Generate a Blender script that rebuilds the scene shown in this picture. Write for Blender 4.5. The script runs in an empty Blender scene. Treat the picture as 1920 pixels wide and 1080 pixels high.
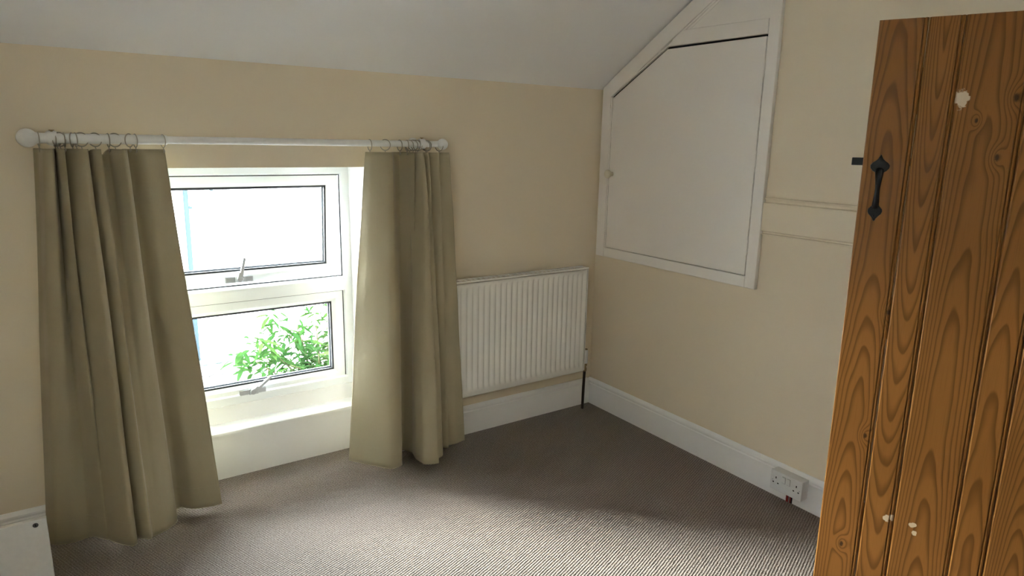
import bpy, bmesh, math, random
from mathutils import Vector, Matrix
rnd = random.Random(7)
S = bpy.context.scene
COL = S.collection

# ------------------------------------------------------------------ camera
cam_d = bpy.data.cameras.new('camera')
cam_d.sensor_width = 36.0
cam_d.lens = 23.386
cam_d.clip_start = 0.02
cam = bpy.data.objects.new('camera', cam_d)
COL.objects.link(cam)
YAW, PITCH, ROLL = 0.60123, -0.21651, 0.01914
fw = Vector((math.sin(YAW) * math.cos(PITCH), math.cos(YAW) * math.cos(PITCH), math.sin(PITCH)))
rt = Vector((math.cos(YAW), -math.sin(YAW), 0))
up = rt.cross(fw)
r2 = rt * math.cos(ROLL) + up * math.sin(ROLL)
u2 = -rt * math.sin(ROLL) + up * math.cos(ROLL)
M = Matrix((r2, u2, -fw)).transposed().to_4x4()
M.translation = (-2.44658, -2.75258, 1.46711)
cam.matrix_world = M
S.camera = cam

# ------------------------------------------------------------------ sky, sun, exposure
SKY = 10.8
world = bpy.data.worlds.new('overcast_sky')
S.world = world
world.use_nodes = True
bg = world.node_tree.nodes['Background']
bg.inputs['Color'].default_value = (0.86, 0.94, 1.0, 1)
bg.inputs['Strength'].default_value = SKY
sun_d = bpy.data.lights.new('hazy_sun', 'SUN')
sun_d.energy = 15.5
sun_d.angle = math.radians(44)
sun_d.color = (1.0, 0.99, 0.97)
sun = bpy.data.objects.new('hazy_sun', sun_d)
COL.objects.link(sun)
SUN_DIR = Vector((-0.649, 0.721, 0.242)).normalized()       # towards the sun
sun.rotation_euler = SUN_DIR.to_track_quat('Z', 'Y').to_euler()


def portal(name, loc, rot, sx, sy):
    d = bpy.data.lights.new(name, 'AREA')
    d.shape = 'RECTANGLE'
    d.size, d.size_y = sx, sy
    d.cycles.is_portal = True
    o = bpy.data.objects.new(name, d)
    o.location, o.rotation_euler = loc, rot
    COL.objects.link(o)


# sampling portal at the window opening (it gives off no light of its own)
portal('window_portal', (-1.824, 0.34, 0.83), (math.radians(-90), 0, 0), 1.0, 1.04)

vs = S.view_settings
vs.view_transform = 'Standard'
vs.look = 'None'
vs.gamma = 1.0
vs.use_curve_mapping = False
vs.exposure = 3.1
S.display_settings.display_device = 'sRGB'
S.cycles.use_denoising = True
S.cycles.max_bounces = 12
S.cycles.diffuse_bounces = 8
S.cycles.transparent_max_bounces = 12
S.cycles.sample_clamp_indirect = 12.0


# ------------------------------------------------------------------ helpers
def lin(r, g, b):
    f = lambda c: (c / 255 / 12.92) if c / 255 <= 0.04045 else ((c / 255 + 0.055) / 1.055) ** 2.4
    return (f(r), f(g), f(b), 1)


class NT:
    def __init__(s, name):
        s.m = bpy.data.materials.new(name)
        s.m.use_nodes = True
        s.t = s.m.node_tree
        s.b = s.t.nodes['Principled BSDF']

    def n(s, kind, **kw):
        x = s.t.nodes.new(kind)
        for k, v in kw.items():
            setattr(x, k, v)
        return x

    def put(s, sock, v):
        if isinstance(v, bpy.types.NodeSocket):
            s.t.links.new(v, sock)
        elif v is not None:
            sock.default_value = v

    def math(s, op, a, b=None, c=None, clamp=False):
        x = s.n('ShaderNodeMath', operation=op)
        x.use_clamp = clamp
        s.put(x.inputs[0], a); s.put(x.inputs[1], b)
        if c is not None: s.put(x.inputs[2], c)
        return x.outputs[0]

    def mix(s, f, a, b, mode='MIX'):
        x = s.n('ShaderNodeMix', data_type='RGBA', blend_type=mode)
        s.put(x.inputs[0], f); s.put(x.inputs[6], a); s.put(x.inputs[7], b)
        return x.outputs[2]

    def noise(s, vec, scale, detail=2.0, rough=0.5, dist=0.0):
        x = s.n('ShaderNodeTexNoise')
        if vec is not None: s.put(x.inputs['Vector'], vec)
        x.inputs['Scale'].default_value = scale
        x.inputs['Detail'].default_value = detail
        x.inputs['Roughness'].default_value = rough
        x.inputs['Distortion'].default_value = dist
        return x.outputs['Fac']

    def obj(s):
        return s.n('ShaderNodeTexCoord').outputs['Object']

    def mapped(s, vec, scale=(1, 1, 1), rot=(0, 0, 0), loc=(0, 0, 0)):
        x = s.n('ShaderNodeMapping')
        s.put(x.inputs['Vector'], vec)
        x.inputs['Scale'].default_value = scale
        x.inputs['Rotation'].default_value = rot
        x.inputs['Location'].default_value = loc
        return x.outputs[0]

    def sep(s, vec):
        x = s.n('ShaderNodeSeparateXYZ')
        s.put(x.inputs[0], vec)
        return x.outputs

    def ramp(s, f, lo, hi, a=0.0, b=1.0):
        x = s.n('ShaderNodeMapRange', interpolation_type='SMOOTHSTEP')
        s.put(x.inputs[0], f)
        x.inputs[1].default_value, x.inputs[2].default_value = lo, hi
        x.inputs[3].default_value, x.inputs[4].default_value = a, b
        return x.outputs[0]

    def bump(s, h, strength=0.2, dist=0.01):
        x = s.n('ShaderNodeBump')
        s.put(x.inputs['Height'], h)
        x.inputs['Strength'].default_value = strength
        x.inputs['Distance'].default_value = dist
        s.t.links.new(x.outputs[0], s.b.inputs['Normal'])

    def base(s, c): s.put(s.b.inputs['Base Color'], c)
    def rough(s, c): s.put(s.b.inputs['Roughness'], c)


def paint(name, col, rough=0.6, bumpscale=40, bumpst=0.08, var=0.04, spec=0.3):
    m = NT(name)
    o = m.obj()
    n1 = m.noise(o, 2.3, 3)
    dark = tuple(c * (1 - var * 2) for c in col[:3]) + (1,)
    m.base(m.mix(n1, dark, col))
    m.rough(rough)
    m.b.inputs['Specular IOR Level'].default_value = spec
    m.bump(m.noise(o, bumpscale, 4), bumpst, 0.004)
    return m.m


def plain(name, col, rough=0.5, metal=0.0, spec=0.5, nscale=60, var=0.06, bump=0.0):
    m = NT(name)
    n1 = m.noise(m.obj(), nscale, 2)
    m.base(m.mix(n1, tuple(c * (1 - var) for c in col[:3]) + (1,), tuple(min(1, c * (1 + var)) for c in col[:3]) + (1,)))
    m.rough(rough)
    m.b.inputs['Metallic'].default_value = metal
    m.b.inputs['Specular IOR Level'].default_value = spec
    if bump: m.bump(n1, bump, 0.002)
    return m.m


MAT = {}
CREAM = (0.79, 0.695, 0.54, 1)
MAT['wall'] = paint('cream_wall_paint', CREAM, 0.72, 35, 0.10, 0.02, 0.25)
MAT['rail'] = paint('cream_rail_paint', CREAM, 0.55, 60, 0.05, 0.02, 0.3)
m = NT('white_ceiling_paint')
o_ = m.obj()
m.base(m.mix(m.noise(o_, 1.5, 2), (0.86, 0.868, 0.885, 1), (0.885, 0.893, 0.91, 1)))
m.rough(0.8)
m.b.inputs['Specular IOR Level'].default_value = 0.2
m.bump(m.math('ADD', m.math('MULTIPLY', m.noise(m.mapped(o_, (0.5, 3.2, 1)), 1.0, 1.0), 1.0), m.math('MULTIPLY', m.noise(o_, 30, 3), 0.02)), 0.7, 0.06)
MAT['ceiling'] = m.m
MAT['trim'] = paint('white_gloss_trim', (0.88, 0.88, 0.875, 1), 0.34, 25, 0.06, 0.015, 0.45)
MAT['cup'] = paint('white_eggshell_paint', (0.86, 0.82, 0.77, 1), 0.45, 30, 0.07, 0.02, 0.4)
MAT['knob'] = plain('cream_knob_paint', (0.72, 0.66, 0.52, 1), 0.4)
MAT['upvc'] = plain('white_upvc', (0.87, 0.90, 0.91, 1), 0.28, 0, 0.5, 8, 0.01)
MAT['rad'] = plain('radiator_enamel', (0.82, 0.80, 0.75, 1), 0.3, 0, 0.5, 8, 0.01)
MAT['gasket'] = plain('black_rubber_gasket', (0.03, 0.033, 0.04, 1), 0.6)
MAT['alu'] = plain('grey_handle_metal', (0.50, 0.52, 0.54, 1), 0.35, 0.6)
MAT['steel'] = plain('nickel_ring_metal', (0.42, 0.39, 0.34, 1), 0.3, 1.0)
MAT['brass'] = plain('dull_brass', (0.35, 0.26, 0.14, 1), 0.4, 0.9)
MAT['pipe'] = plain('dark_pipe', (0.035, 0.022, 0.016, 1), 0.5, 0.2)
MAT['black'] = plain('black_iron', (0.004, 0.004, 0.0045, 1), 0.42, 0.0, 0.25, 90, 0.3, 0.35)
MAT['plastic'] = plain('white_plastic', (0.72, 0.72, 0.72, 1), 0.35)
MAT['hole'] = plain('dark_slot', (0.008, 0.008, 0.008, 1), 0.9)
MAT['red'] = plain('red_wire', (0.35, 0.02, 0.02, 1), 0.5)
MAT['greywire'] = plain('grey_wire', (0.3, 0.3, 0.3, 1), 0.5)
MAT['rod'] = plain('white_rod_lacquer', (0.80, 0.80, 0.79, 1), 0.28)
MAT['melamine'] = plain('white_melamine', (0.80, 0.79, 0.76, 1), 0.35)
MAT['cam'] = plain('grey_cam_lock', (0.12, 0.11, 0.11, 1), 0.4, 0.5)
MAT['render'] = paint('white_render', (0.86, 0.87, 0.88, 1), 0.9, 20, 0.2, 0.02)
MAT['pipeout'] = plain('blue_grey_downpipe', (0.013, 0.018, 0.022, 1), 1.0, 0.0, 0.0)
MAT['cable'] = plain('pale_cable', (0.07, 0.062, 0.06, 1), 1.0, 0.0, 0.0)
MAT['tile'] = plain('weathered_roof_tile', (0.032, 0.029, 0.028, 1), 0.9, 0, 0.0, 9, 0.9)
MAT['flash'] = plain('lead_flashing', (0.03, 0.038, 0.036, 1), 1.0, 0.0, 0.0)
MAT['ground'] = plain('pale_paving', (0.62, 0.61, 0.58, 1), 0.9, 0, 0.2, 3, 0.1)
MAT['bark'] = plain('green_brown_bark', (0.03, 0.025, 0.014, 1), 1.0, 0.0, 0.0)

m = NT('leaf_green')
oi = m.n('ShaderNodeObjectInfo')
m.base(m.mix(oi.outputs['Random'], (0.004, 0.0135, 0.004, 1), (0.015, 0.030, 0.007, 1)))
m.rough(0.8)
m.b.inputs['Specular IOR Level'].default_value = 0.0
tr = m.n('ShaderNodeBsdfTranslucent')
tr.inputs[0].default_value = (0.012, 0.030, 0.005, 1)
mx = m.n('ShaderNodeMixShader')
mx.inputs[0].default_value = 0.35
m.t.links.new(m.b.outputs[0], mx.inputs[1]); m.t.links.new(tr.outputs[0], mx.inputs[2])
m.t.links.new(mx.outputs[0], m.t.nodes['Material Output'].inputs[0])
MAT['leaf'] = m.m

m = NT('window_glass')
tb = m.n('ShaderNodeBsdfTransparent'); tb.inputs[0].default_value = (0.93, 0.96, 0.95, 1)
gl = m.n('ShaderNodeBsdfGlossy'); gl.inputs['Roughness'].default_value = 0.02
fr = m.n('ShaderNodeFresnel'); fr.inputs[0].default_value = 1.45
mx = m.n('ShaderNodeMixShader')
m.t.links.new(fr.outputs[0], mx.inputs[0]); m.t.links.new(tb.outputs[0], mx.inputs[1]); m.t.links.new(gl.outputs[0], mx.inputs[2])
m.t.links.new(mx.outputs[0], m.t.nodes['Material Output'].inputs[0])
MAT['glass'] = m.m

m = NT('white_fill_diffuser')  # translucent sheet over the added side opening, sets the fill light level
tr = m.n('ShaderNodeBsdfTranslucent')
m.put(tr.inputs[0], m.mix(m.noise(m.obj(), 300, 2), (0.135, 0.135, 0.133, 1), (0.145, 0.145, 0.143, 1)))
df = m.n('ShaderNodeBsdfDiffuse'); df.inputs[0].default_value = (0.5, 0.5, 0.49, 1)
ad = m.n('ShaderNodeAddShader')
m.t.links.new(tr.outputs[0], ad.inputs[0]); m.t.links.new(df.outputs[0], ad.inputs[1])
m.t.links.new(ad.outputs[0], m.t.nodes['Material Output'].inputs[0])
MAT['diffuser'] = m.m

# curtain: khaki sateen, faintly translucent
m = NT('khaki_curtain_cloth')
o_ = m.obj()
weave = m.noise(m.mapped(o_, (1, 1, 0.15)), 500, 2)
base = m.mix(m.noise(o_, 3, 3), (0.40, 0.345, 0.225, 1), (0.46, 0.395, 0.265, 1))
m.base(m.mix(m.math('MULTIPLY', weave, 0.25), base, (0.30, 0.26, 0.17, 1)))
m.rough(0.55)
m.b.inputs['Sheen Weight'].default_value = 0.15
m.b.inputs['Specular IOR Level'].default_value = 0.35
m.bump(m.math('ADD', m.math('MULTIPLY', m.noise(m.mapped(o_, (1, 1, 0.5)), 9, 3, 0.5, 0.6), 1.0), m.math('MULTIPLY', weave, 0.03)), 0.35, 0.012)
tr = m.n('ShaderNodeBsdfTranslucent'); tr.inputs[0].default_value = (0.45, 0.40, 0.25, 1)
mx = m.n('ShaderNodeMixShader'); mx.inputs[0].default_value = 0.06
m.t.links.new(m.b.outputs[0], mx.inputs[1]); m.t.links.new(tr.outputs[0], mx.inputs[2])
m.t.links.new(mx.outputs[0], m.t.nodes['Material Output'].inputs[0])
MAT['curtain'] = m.m

# carpet: ribbed loop pile, rows run nearly along the window wall
m = NT('brown_loop_carpet')
o_ = m.obj()
wob = m.noise(o_, 40, 2)
p_ = m.mapped(o_, (1, 1, 1), (0, 0, math.radians(-21)))
sx, sy, sz = m.sep(p_)
row = m.math('SINE', m.math('ADD', m.math('MULTIPLY', sy, 2 * math.pi / 0.0098), m.math('MULTIPLY', wob, 2.6)))
loop = m.math('SINE', m.math('ADD', m.math('MULTIPLY', sx, 2 * math.pi / 0.0092), m.math('MULTIPLY', m.noise(o_, 90, 1), 6.0)))
h = m.math('ADD', m.math('MULTIPLY', row, 0.32), m.math('MULTIPLY', loop, 0.18))
h = m.math('ADD', h, 0.5)
fle = m.noise(o_, 190, 2, 0.6)
colv = m.math('ADD', m.math('MULTIPLY', h, 0.75), m.math('MULTIPLY', m.math('SUBTRACT', fle, 0.5), 1.7), clamp=True)
c1 = m.mix(colv, (0.070, 0.046, 0.030, 1), (0.37, 0.31, 0.27, 1))
big = m.noise(o_, 1.6, 3)
m.base(m.mix(m.math('MULTIPLY', big, 0.25), c1, (0.24, 0.195, 0.155, 1)))
m.rough(0.95)
m.b.inputs['Specular IOR Level'].default_value = 0.1
m.b.inputs['Sheen Weight'].default_value = 0.25
m.b.inputs['Sheen Roughness'].default_value = 0.5
m.bump(m.math('ADD', h, m.math('MULTIPLY', fle, 0.5)), 0.8, 0.004)
MAT['carpet'] = m.m


def pine(name, u0, c0, c1, seed, knots=(), smears=(), freq=180.0, tone=1.0):
    """flat-sawn pine board: rings about a pith axis that leans away from the board's face"""
    m = NT(name)
    o_ = m.obj()
    u, v, z = m.sep(o_)
    warp = m.noise(m.mapped(o_, (3.0, 1, 0.9), loc=(seed * 3.1, 0, seed * 1.7)), 1.6, 3, 0.45)
    warp2 = m.noise(m.mapped(o_, (30.0, 1, 3.0), loc=(seed, 0, seed)), 1.0, 2)
    d = m.math('ADD', m.math('MULTIPLY_ADD', z, c1, c0), m.math('MULTIPLY', m.math('SUBTRACT', warp, 0.5), 0.034))
    uu = m.math('ADD', m.math('SUBTRACT', u, u0), m.math('MULTIPLY', m.math('SUBTRACT', warp2, 0.5), 0.006))
    kmask = None
    for (ku, kz, kr) in knots:
        du = m.math('SUBTRACT', u, ku); dz = m.math('MULTIPLY', m.math('SUBTRACT', z, kz), 0.55)
        q = m.math('SQRT', m.math('ADD', m.math('MULTIPLY', du, du), m.math('MULTIPLY', dz, dz)))
        g = m.math('POWER', 2.718, m.math('MULTIPLY', m.math('MULTIPLY', q, q), -1 / (2 * (kr * 2.2) ** 2)))
        d = m.math('ADD', d, m.math('MULTIPLY', g, 0.016))
        k = m.ramp(m.math('ADD', q, m.math('MULTIPLY', m.noise(o_, 150, 1), kr * 0.5)), kr * 0.7, kr * 1.5, 1.0, 0.0)
        kmask = k if kmask is None else m.math('MAXIMUM', kmask, k)
    r = m.math('SQRT', m.math('ADD', m.math('MULTIPLY', uu, uu), m.math('MULTIPLY', d, d)))
    ring = m.math('FRACT', m.math('MULTIPLY', r, freq))
    late = m.math('MULTIPLY', m.ramp(ring, 0.45, 0.88), m.ramp(ring, 0.90, 1.0, 1.0, 0.0))
    fib = m.noise(m.mapped(o_, (420, 1, 7)), 1.0, 2)
    broad = m.noise(m.mapped(o_, (14, 1, 0.8), loc=(0, 0, seed)), 1.0, 3)
    L = tuple(c * tone for c in (0.225, 0.091, 0.0185)) + (1,)
    L2 = tuple(c * tone for c in (0.268, 0.113, 0.0235)) + (1,)
    D = tuple(c * tone for c in (0.100, 0.034, 0.0056)) + (1,)
    c = m.mix(broad, L, L2)
    c = m.mix(m.math('MULTIPLY', late, 0.72), c, D)
    c = m.mix(m.math('MULTIPLY', m.ramp(fib, 0.5, 0.75), 0.22), c, D)
    if kmask is not None:
        c = m.mix(m.math('MULTIPLY', kmask, 0.9), c, (0.035, 0.014, 0.006, 1))
    for (su, szz, sa, sb) in smears:       # bare plaster / filler smears left on the wood
        du = m.math('DIVIDE', m.math('SUBTRACT', u, su), sa); dz = m.math('DIVIDE', m.math('SUBTRACT', z, szz), sb)
        q = m.math('SQRT', m.math('ADD', m.math('MULTIPLY', du, du), m.math('MULTIPLY', dz, dz)))
        q = m.math('ADD', q, m.math('MULTIPLY', m.math('SUBTRACT', m.noise(o_, 75, 3), 0.5), 1.6))
        c = m.mix(m.ramp(q, 0.75, 1.0, 0.9, 0.0), c, (0.62, 0.50, 0.36, 1))
    m.base(c)
    m.rough(m.math('MULTIPLY_ADD', late, -0.06, 0.46))
    m.b.inputs['Specular IOR Level'].default_value = 0.22
    m.bump(m.math('ADD', m.math('MULTIPLY', late, 0.4), m.math('MULTIPLY', fib, 0.35)), 0.18, 0.002)
    return m.m


# geometry helpers
def bm_box(bm, x0, x1, y0, y1, z0, z1, bev=0.0, seg=2):
    c = [(x, y, z) for x in (x0, x1) for y in (y0, y1) for z in (z0, z1)]
    v = [bm.verts.new(p) for p in c]
    fs = [bm.faces.new([v[i] for i in q]) for q in ((0, 1, 3, 2), (4, 6, 7, 5), (0, 4, 5, 1), (2, 3, 7, 6), (0, 2, 6, 4), (1, 5, 7, 3))]
    if bev > 0:
        es = list({e for f in fs for e in f.edges})
        bmesh.ops.bevel(bm, geom=es, offset=bev, segments=seg, affect='EDGES', profile=0.5)
    return fs


def bm_prism(bm, poly, a0, a1, axis='x', bev=0.0):
    """extrude a polygon; poly pairs are the two axes other than `axis`, in xyz order"""
    def P(a, p):
        return {'x': (a, p[0], p[1]), 'y': (p[0], a, p[1]), 'z': (p[0], p[1], a)}[axis]
    n = len(poly)
    A = [bm.verts.new(P(a0, p)) for p in poly]
    B = [bm.verts.new(P(a1, p)) for p in poly]
    fs = [bm.faces.new(A), bm.faces.new(B[::-1])]
    for i in range(n):
        fs.append(bm.faces.new((A[i], B[i], B[(i + 1) % n], A[(i + 1) % n])))
    if bev:
        es = list({e for f in fs for e in f.edges})
        bmesh.ops.bevel(bm, geom=es, offset=bev, segments=2, affect='EDGES', profile=0.5)


def bm_lathe(bm, prof, seg=20, mat=Matrix()):
    """prof: list of (r, h) about local z"""
    rings = []
    for r, h_ in prof:
        if r < 1e-6:
            rings.append([bm.verts.new(mat @ Vector((0, 0, h_)))])
        else:
            rings.append([bm.verts.new(mat @ Vector((r * math.cos(2 * math.pi * k / seg), r * math.sin(2 * math.pi * k / seg), h_))) for k in range(seg)])
    for a, b in zip(rings, rings[1:]):
        if len(a) == 1 and len(b) == 1: continue
        for k in range(seg):
            k2 = (k + 1) % seg
            if len(a) == 1: bm.faces.new((a[0], b[k], b[k2]))
            elif len(b) == 1: bm.faces.new((a[k], a[k2], b[0]))
            else: bm.faces.new((a[k], a[k2], b[k2], b[k]))
    for ring, rev in ((rings[0], True), (rings[-1], False)):
        if len(ring) > 1: bm.faces.new(ring[::-1] if rev else ring)


def bm_tube(bm, pts, rad, seg=8, closed=False):
    pts = [Vector(p) for p in pts]
    n = len(pts)
    rads = rad if isinstance(rad, (list, tuple)) else [rad] * n
    rings, prev = [], None
    for i in range(n):
        a = pts[(i - 1) % n] if (closed or i) else pts[0]
        b = pts[(i + 1) % n] if (closed or i < n - 1) else pts[-1]
        t = (b - a).normalized()
        if prev is None:
            ref = Vector((0, 0, 1)) if abs(t.z) < 0.9 else Vector((1, 0, 0))
            nrm = t.cross(ref).normalized()
        else:
            nrm = (prev - t * prev.dot(t)).normalized()
        prev = nrm
        bi = t.cross(nrm)
        rings.append([bm.verts.new(pts[i] + (nrm * math.cos(2 * math.pi * k / seg) + bi * math.sin(2 * math.pi * k / seg)) * rads[i]) for k in range(seg)])
    rng = range(n) if closed else range(n - 1)
    for i in rng:
        a, b = rings[i], rings[(i + 1) % n]
        for k in range(seg):
            bm.faces.new((a[k], a[(k + 1) % seg], b[(k + 1) % seg], b[k]))
    if not closed:
        bm.faces.new(rings[0][::-1]); bm.faces.new(rings[-1])


def make(name, bm, mat, parent=None, smooth=False, loc=None):
    me = bpy.data.meshes.new(name)
    bmesh.ops.recalc_face_normals(bm, faces=bm.faces)
    bm.to_mesh(me); bm.free()
    if smooth:
        for p in me.polygons: p.use_smooth = True
        if smooth == 'auto':
            me.set_sharp_from_angle(angle=math.radians(38))
    me.materials.append(MAT[mat] if isinstance(mat, str) else mat)
    o = bpy.data.objects.new(name, me)
    COL.objects.link(o)
    if loc: o.location = loc
    if parent: o.parent = parent
    return o


def box(name, x0, x1, y0, y1, z0, z1, mat, parent=None, bev=0.0):
    bm = bmesh.new()
    bm_box(bm, x0, x1, y0, y1, z0, z1, bev)
    return make(name, bm, mat, parent)


def empty(name, loc=(0, 0, 0), parent=None):
    o = bpy.data.objects.new(name, None)
    o.empty_display_size = 0.05
    COL.objects.link(o)
    o.location = loc
    if parent: o.parent = parent
    return o


def tag(o, label=None, cat=None, group=None, kind=None):
    if label: o['label'] = label
    if cat: o['category'] = cat
    if group: o['group'] = group
    if kind: o['kind'] = kind
    return o


def struct(o, label, cat=None):
    return tag(o, label, cat, None, 'structure')


# ------------------------------------------------------------------ room shell
XL, YB = -3.5, -4.6                   # left wall and rear wall
WX0, WX1, WZ1 = -2.315, -1.333, 1.349   # window recess
H0, SL = 1.743, 0.609                   # eaves height, slope of the ceiling
YF, ZF = -0.98, 1.743 + 0.609 * 0.98    # where the slope meets the flat ceiling

struct(box('floor', XL - .2, 0.25, YB - .2, 0.152, -0.14, 0.0, 'carpet'), 'brown ribbed loop-pile carpet covering the floor', 'carpet')

# window wall with the recess cut out
bm = bmesh.new()
bm_box(bm, XL - .2, WX0, 0, 0.36, -0.14, 1.95)
bm_box(bm, WX1, 0.25, 0, 0.36, -0.14, 1.95)
bm_box(bm, WX0, WX1, 0, 0.36, WZ1, 1.95)
bm_box(bm, WX0, WX1, 0.261, 0.36, -0.14, 0.302)
w = make('wall_front', bm, 'wall')
w.data.materials.append(MAT['trim'])
w.data.materials.append(MAT['render'])
for p in w.data.polygons:
    c = p.center
    if abs(p.normal.x) > .5 and WX0 - .01 < c.x < WX1 + .01: p.material_index = 1
    if p.normal.z < -.5 and c.z > 1 and WX0 < c.x < WX1: p.material_index = 1
    if p.normal.y > .5: p.material_index = 2
struct(w, 'cream painted wall with the window recess', 'wall')

# right wall with the doorway behind the open door
DY0, DY1, DZ = -3.27, -2.43, 1.86
bm = bmesh.new()
bm_box(bm, 0, 0.25, DY1, 0.0, -0.14, 2.6)
bm_box(bm, 0, 0.25, YB, DY0, -0.14, 2.6)
bm_box(bm, 0, 0.25, DY0, DY1, DZ, 2.6)
struct(make('wall_right', bm, 'wall'), 'cream painted wall behind the pine door', 'wall')
struct(box('wall_back', XL - .2, 0.25, YB - .2, YB, 0, 2.6, 'wall'), 'cream painted wall behind the camera', 'wall')
# left wall with an opening added for unseen fill light, a translucent blind drawn over it
RY0, RY1, RZ0, RZ1 = -3.45, -1.95, 0.75, 1.95
bm = bmesh.new()
bm_box(bm, XL - .2, XL, YB, RY0, 0, 2.6)
bm_box(bm, XL - .2, XL, RY1, 0, 0, 2.6)
bm_box(bm, XL - .2, XL, RY0, RY1, 0, RZ0)
bm_box(bm, XL - .2, XL, RY0, RY1, RZ1, 2.6)
struct(make('wall_left', bm, 'wall'), 'cream painted wall left of the camera', 'wall')
fill_op = struct(empty('fill_opening', (0, 0, 0)), 'blind-covered opening added for fill light, left of the camera', 'window')
bm = bmesh.new()
for a in (RY0, RY1 - .05): bm_box(bm, XL - .17, XL - .11, a, a + .05, RZ0 + .0005, RZ1 - .0005)
for b in (RZ0, RZ1 - .05): bm_box(bm, XL - .169, XL - .111, RY0, RY1, b, b + .05)
make('fill_opening_frame', bm, 'upvc', fill_op)
box('fill_diffuser', XL - .041, XL - .040, RY0 + .002, RY1 - .002, RZ0 + .002, RZ1 - .002, 'diffuser', fill_op)

# sloping ceiling then flat ceiling
bm = bmesh.new()
prof = [(0.05, H0 - SL * 0.05), (YF, ZF), (YB - .1, ZF), (YB - .1, ZF + .15), (YF - .04, ZF + .15), (0.05, H0 + .16)]
bm_prism(bm, prof, XL - .1, 0.1, 'x')
struct(make('ceiling', bm, 'ceiling'), 'white sloping ceiling above the window wall', 'ceiling')

# landing beyond the doorway (closed room, out of sight)
bm = bmesh.new()
bm_box(bm, 0.25, 1.4, -3.5, -2.2, -0.14, 0.0)
bm_box(bm, 1.4, 1.5, -3.5, -2.2, 0, 2.3)
bm_box(bm, 0.25, 1.4, -3.6, -3.5, 0, 2.3)
bm_box(bm, 0.25, 1.4, -2.2, -2.1, 0, 2.3)
bm_box(bm, 0.25, 1.5, -3.6, -2.1, 2.3, 2.4)
struct(make('wall_landing', bm, 'wall'), 'cream landing beyond the doorway', 'wall')
bm = bmesh.new()
bm_box(bm, -0.012, 0.26, DY1 - .03, DY1, 0, DZ)
bm_box(bm, -0.012, 0.26, DY0, DY0 + .03, 0, DZ)
bm_box(bm, -0.012, 0.26, DY0, DY1, DZ - .03, DZ)
struct(make('trim_1', bm, 'trim'), 'white lining of the doorway', 'door frame')


def skirting(name, p0, p1, inward, label):
    """moulded baseboard from p0 to p1 along the wall foot, 148 mm high"""
    prof = [(0, 0), (.020, 0), (.020, .118), (.0155, .122), (.0155, .126), (.019, .130), (.0175, .137), (.011, .143), (.006, .148), (0, .148)]
    bm = bmesh.new()
    p0, p1, n = Vector(p0), Vector(p1), Vector(inward)
    A = [bm.verts.new(p0 + n * a + Vector((0, 0, b))) for a, b in prof]
    B = [bm.verts.new(p1 + n * a + Vector((0, 0, b))) for a, b in prof]
    bm.faces.new(A); bm.faces.new(B[::-1])
    for i in range(len(prof)):
        j = (i + 1) % len(prof)
        bm.faces.new((A[i], B[i], B[j], A[j]))
    return struct(make(name, bm, 'trim'), label, 'baseboard')


skirting('baseboard_front', (WX1 + .002, 0, 0), (-.0205, 0, 0), (0, -1, 0), 'white moulded baseboard under the radiator')
skirting('baseboard_front.001', (XL, 0, 0), (WX0 - .002, 0, 0), (0, -1, 0), 'white moulded baseboard left of the window behind the furniture panel')
bb = skirting('baseboard_right', (0, 0, 0), (0, DY1 + .01, 0), (-1, 0, 0), 'white moulded baseboard below the cupboard with the socket')
# cable notch in the baseboard under the socket
box('cable_notch', -.0212, -.0195, -1.329, -1.300, 0.0, .055, 'hole', bb)
for k, (yy, mm) in enumerate(((-1.304, 'red'), (-1.3095, 'red'), (-1.315, 'greywire'), (-1.3205, 'red'))):
    bm = bmesh.new()
    bm_tube(bm, [(-.0225, yy, 0.0), (-.0235, yy - .001, .025), (-.0235, yy - .002, .052)], .0021, 6)
    make('wire', bm, mm, bb)

# cream rail on the right wall
bm = bmesh.new()
bm_prism(bm, [(0, 1.104), (-.010, 1.106), (-.011, 1.110), (-.003, 1.112), (-.003, 1.119), (-.016, 1.123), (-.016, 1.238), (-.003, 1.242), (-.003, 1.252), (-.011, 1.254), (-.010, 1.259), (0, 1.261)], -1.046, DY1, 'y')
struct(make('trim_2', bm, 'rail'), 'cream painted flat rail between the cupboard and the door', 'rail')

# ------------------------------------------------------------------ window
win = struct(empty('window_1', (0, 0, 0)), 'white plastic casement window with two sashes in a deep recess', 'window')
FY0, FY1 = 0.21, 0.275
FX0, FX1, FZ0, FZ1 = WX0, WX1, 0.308, 1.352
JW = 0.040


def frame_bars(name, x0, x1, z0, z1, wd, y0, y1, mat, parent, bev=.004, bead=0.0):
    """mitred rectangular frame, optionally with a sloping inner bead"""
    prof = [(0, y0), (wd - bead, y0), (wd, y0 + (.012 if bead else 0)), (wd, y1), (0, y1)]
    bm = bmesh.new()
    cor = [(x0, z0, 1, 1), (x1, z0, -1, 1), (x1, z1, -1, -1), (x0, z1, 1, -1)]
    R = []
    for cx, cz, sx, sz in cor:
        R.append([bm.verts.new((cx + sx * a, b, cz + sz * a)) for a, b in prof])
    n = len(prof)
    for i in range(4):
        A, B = R[i], R[(i + 1) % 4]
        for k in range(n):
            bm.faces.new((A[k], B[k], B[(k + 1) % n], A[(k + 1) % n]))
    return make(name, bm, mat, parent)


frame_bars('outer_frame', FX0, FX1, FZ0 + .002, FZ1 - .004, JW, FY0, FY1, 'upvc', win, bead=.006)
for (gz0, gz1) in ((.8375, 1.3085), (.3305, .7715)):
    frame_bars('frame_gasket', FX0 + JW - .0008, FX1 - JW + .0008, gz0, gz1, .0045, FY0 + .0115, FY0 + .018, 'gasket', win)
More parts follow.
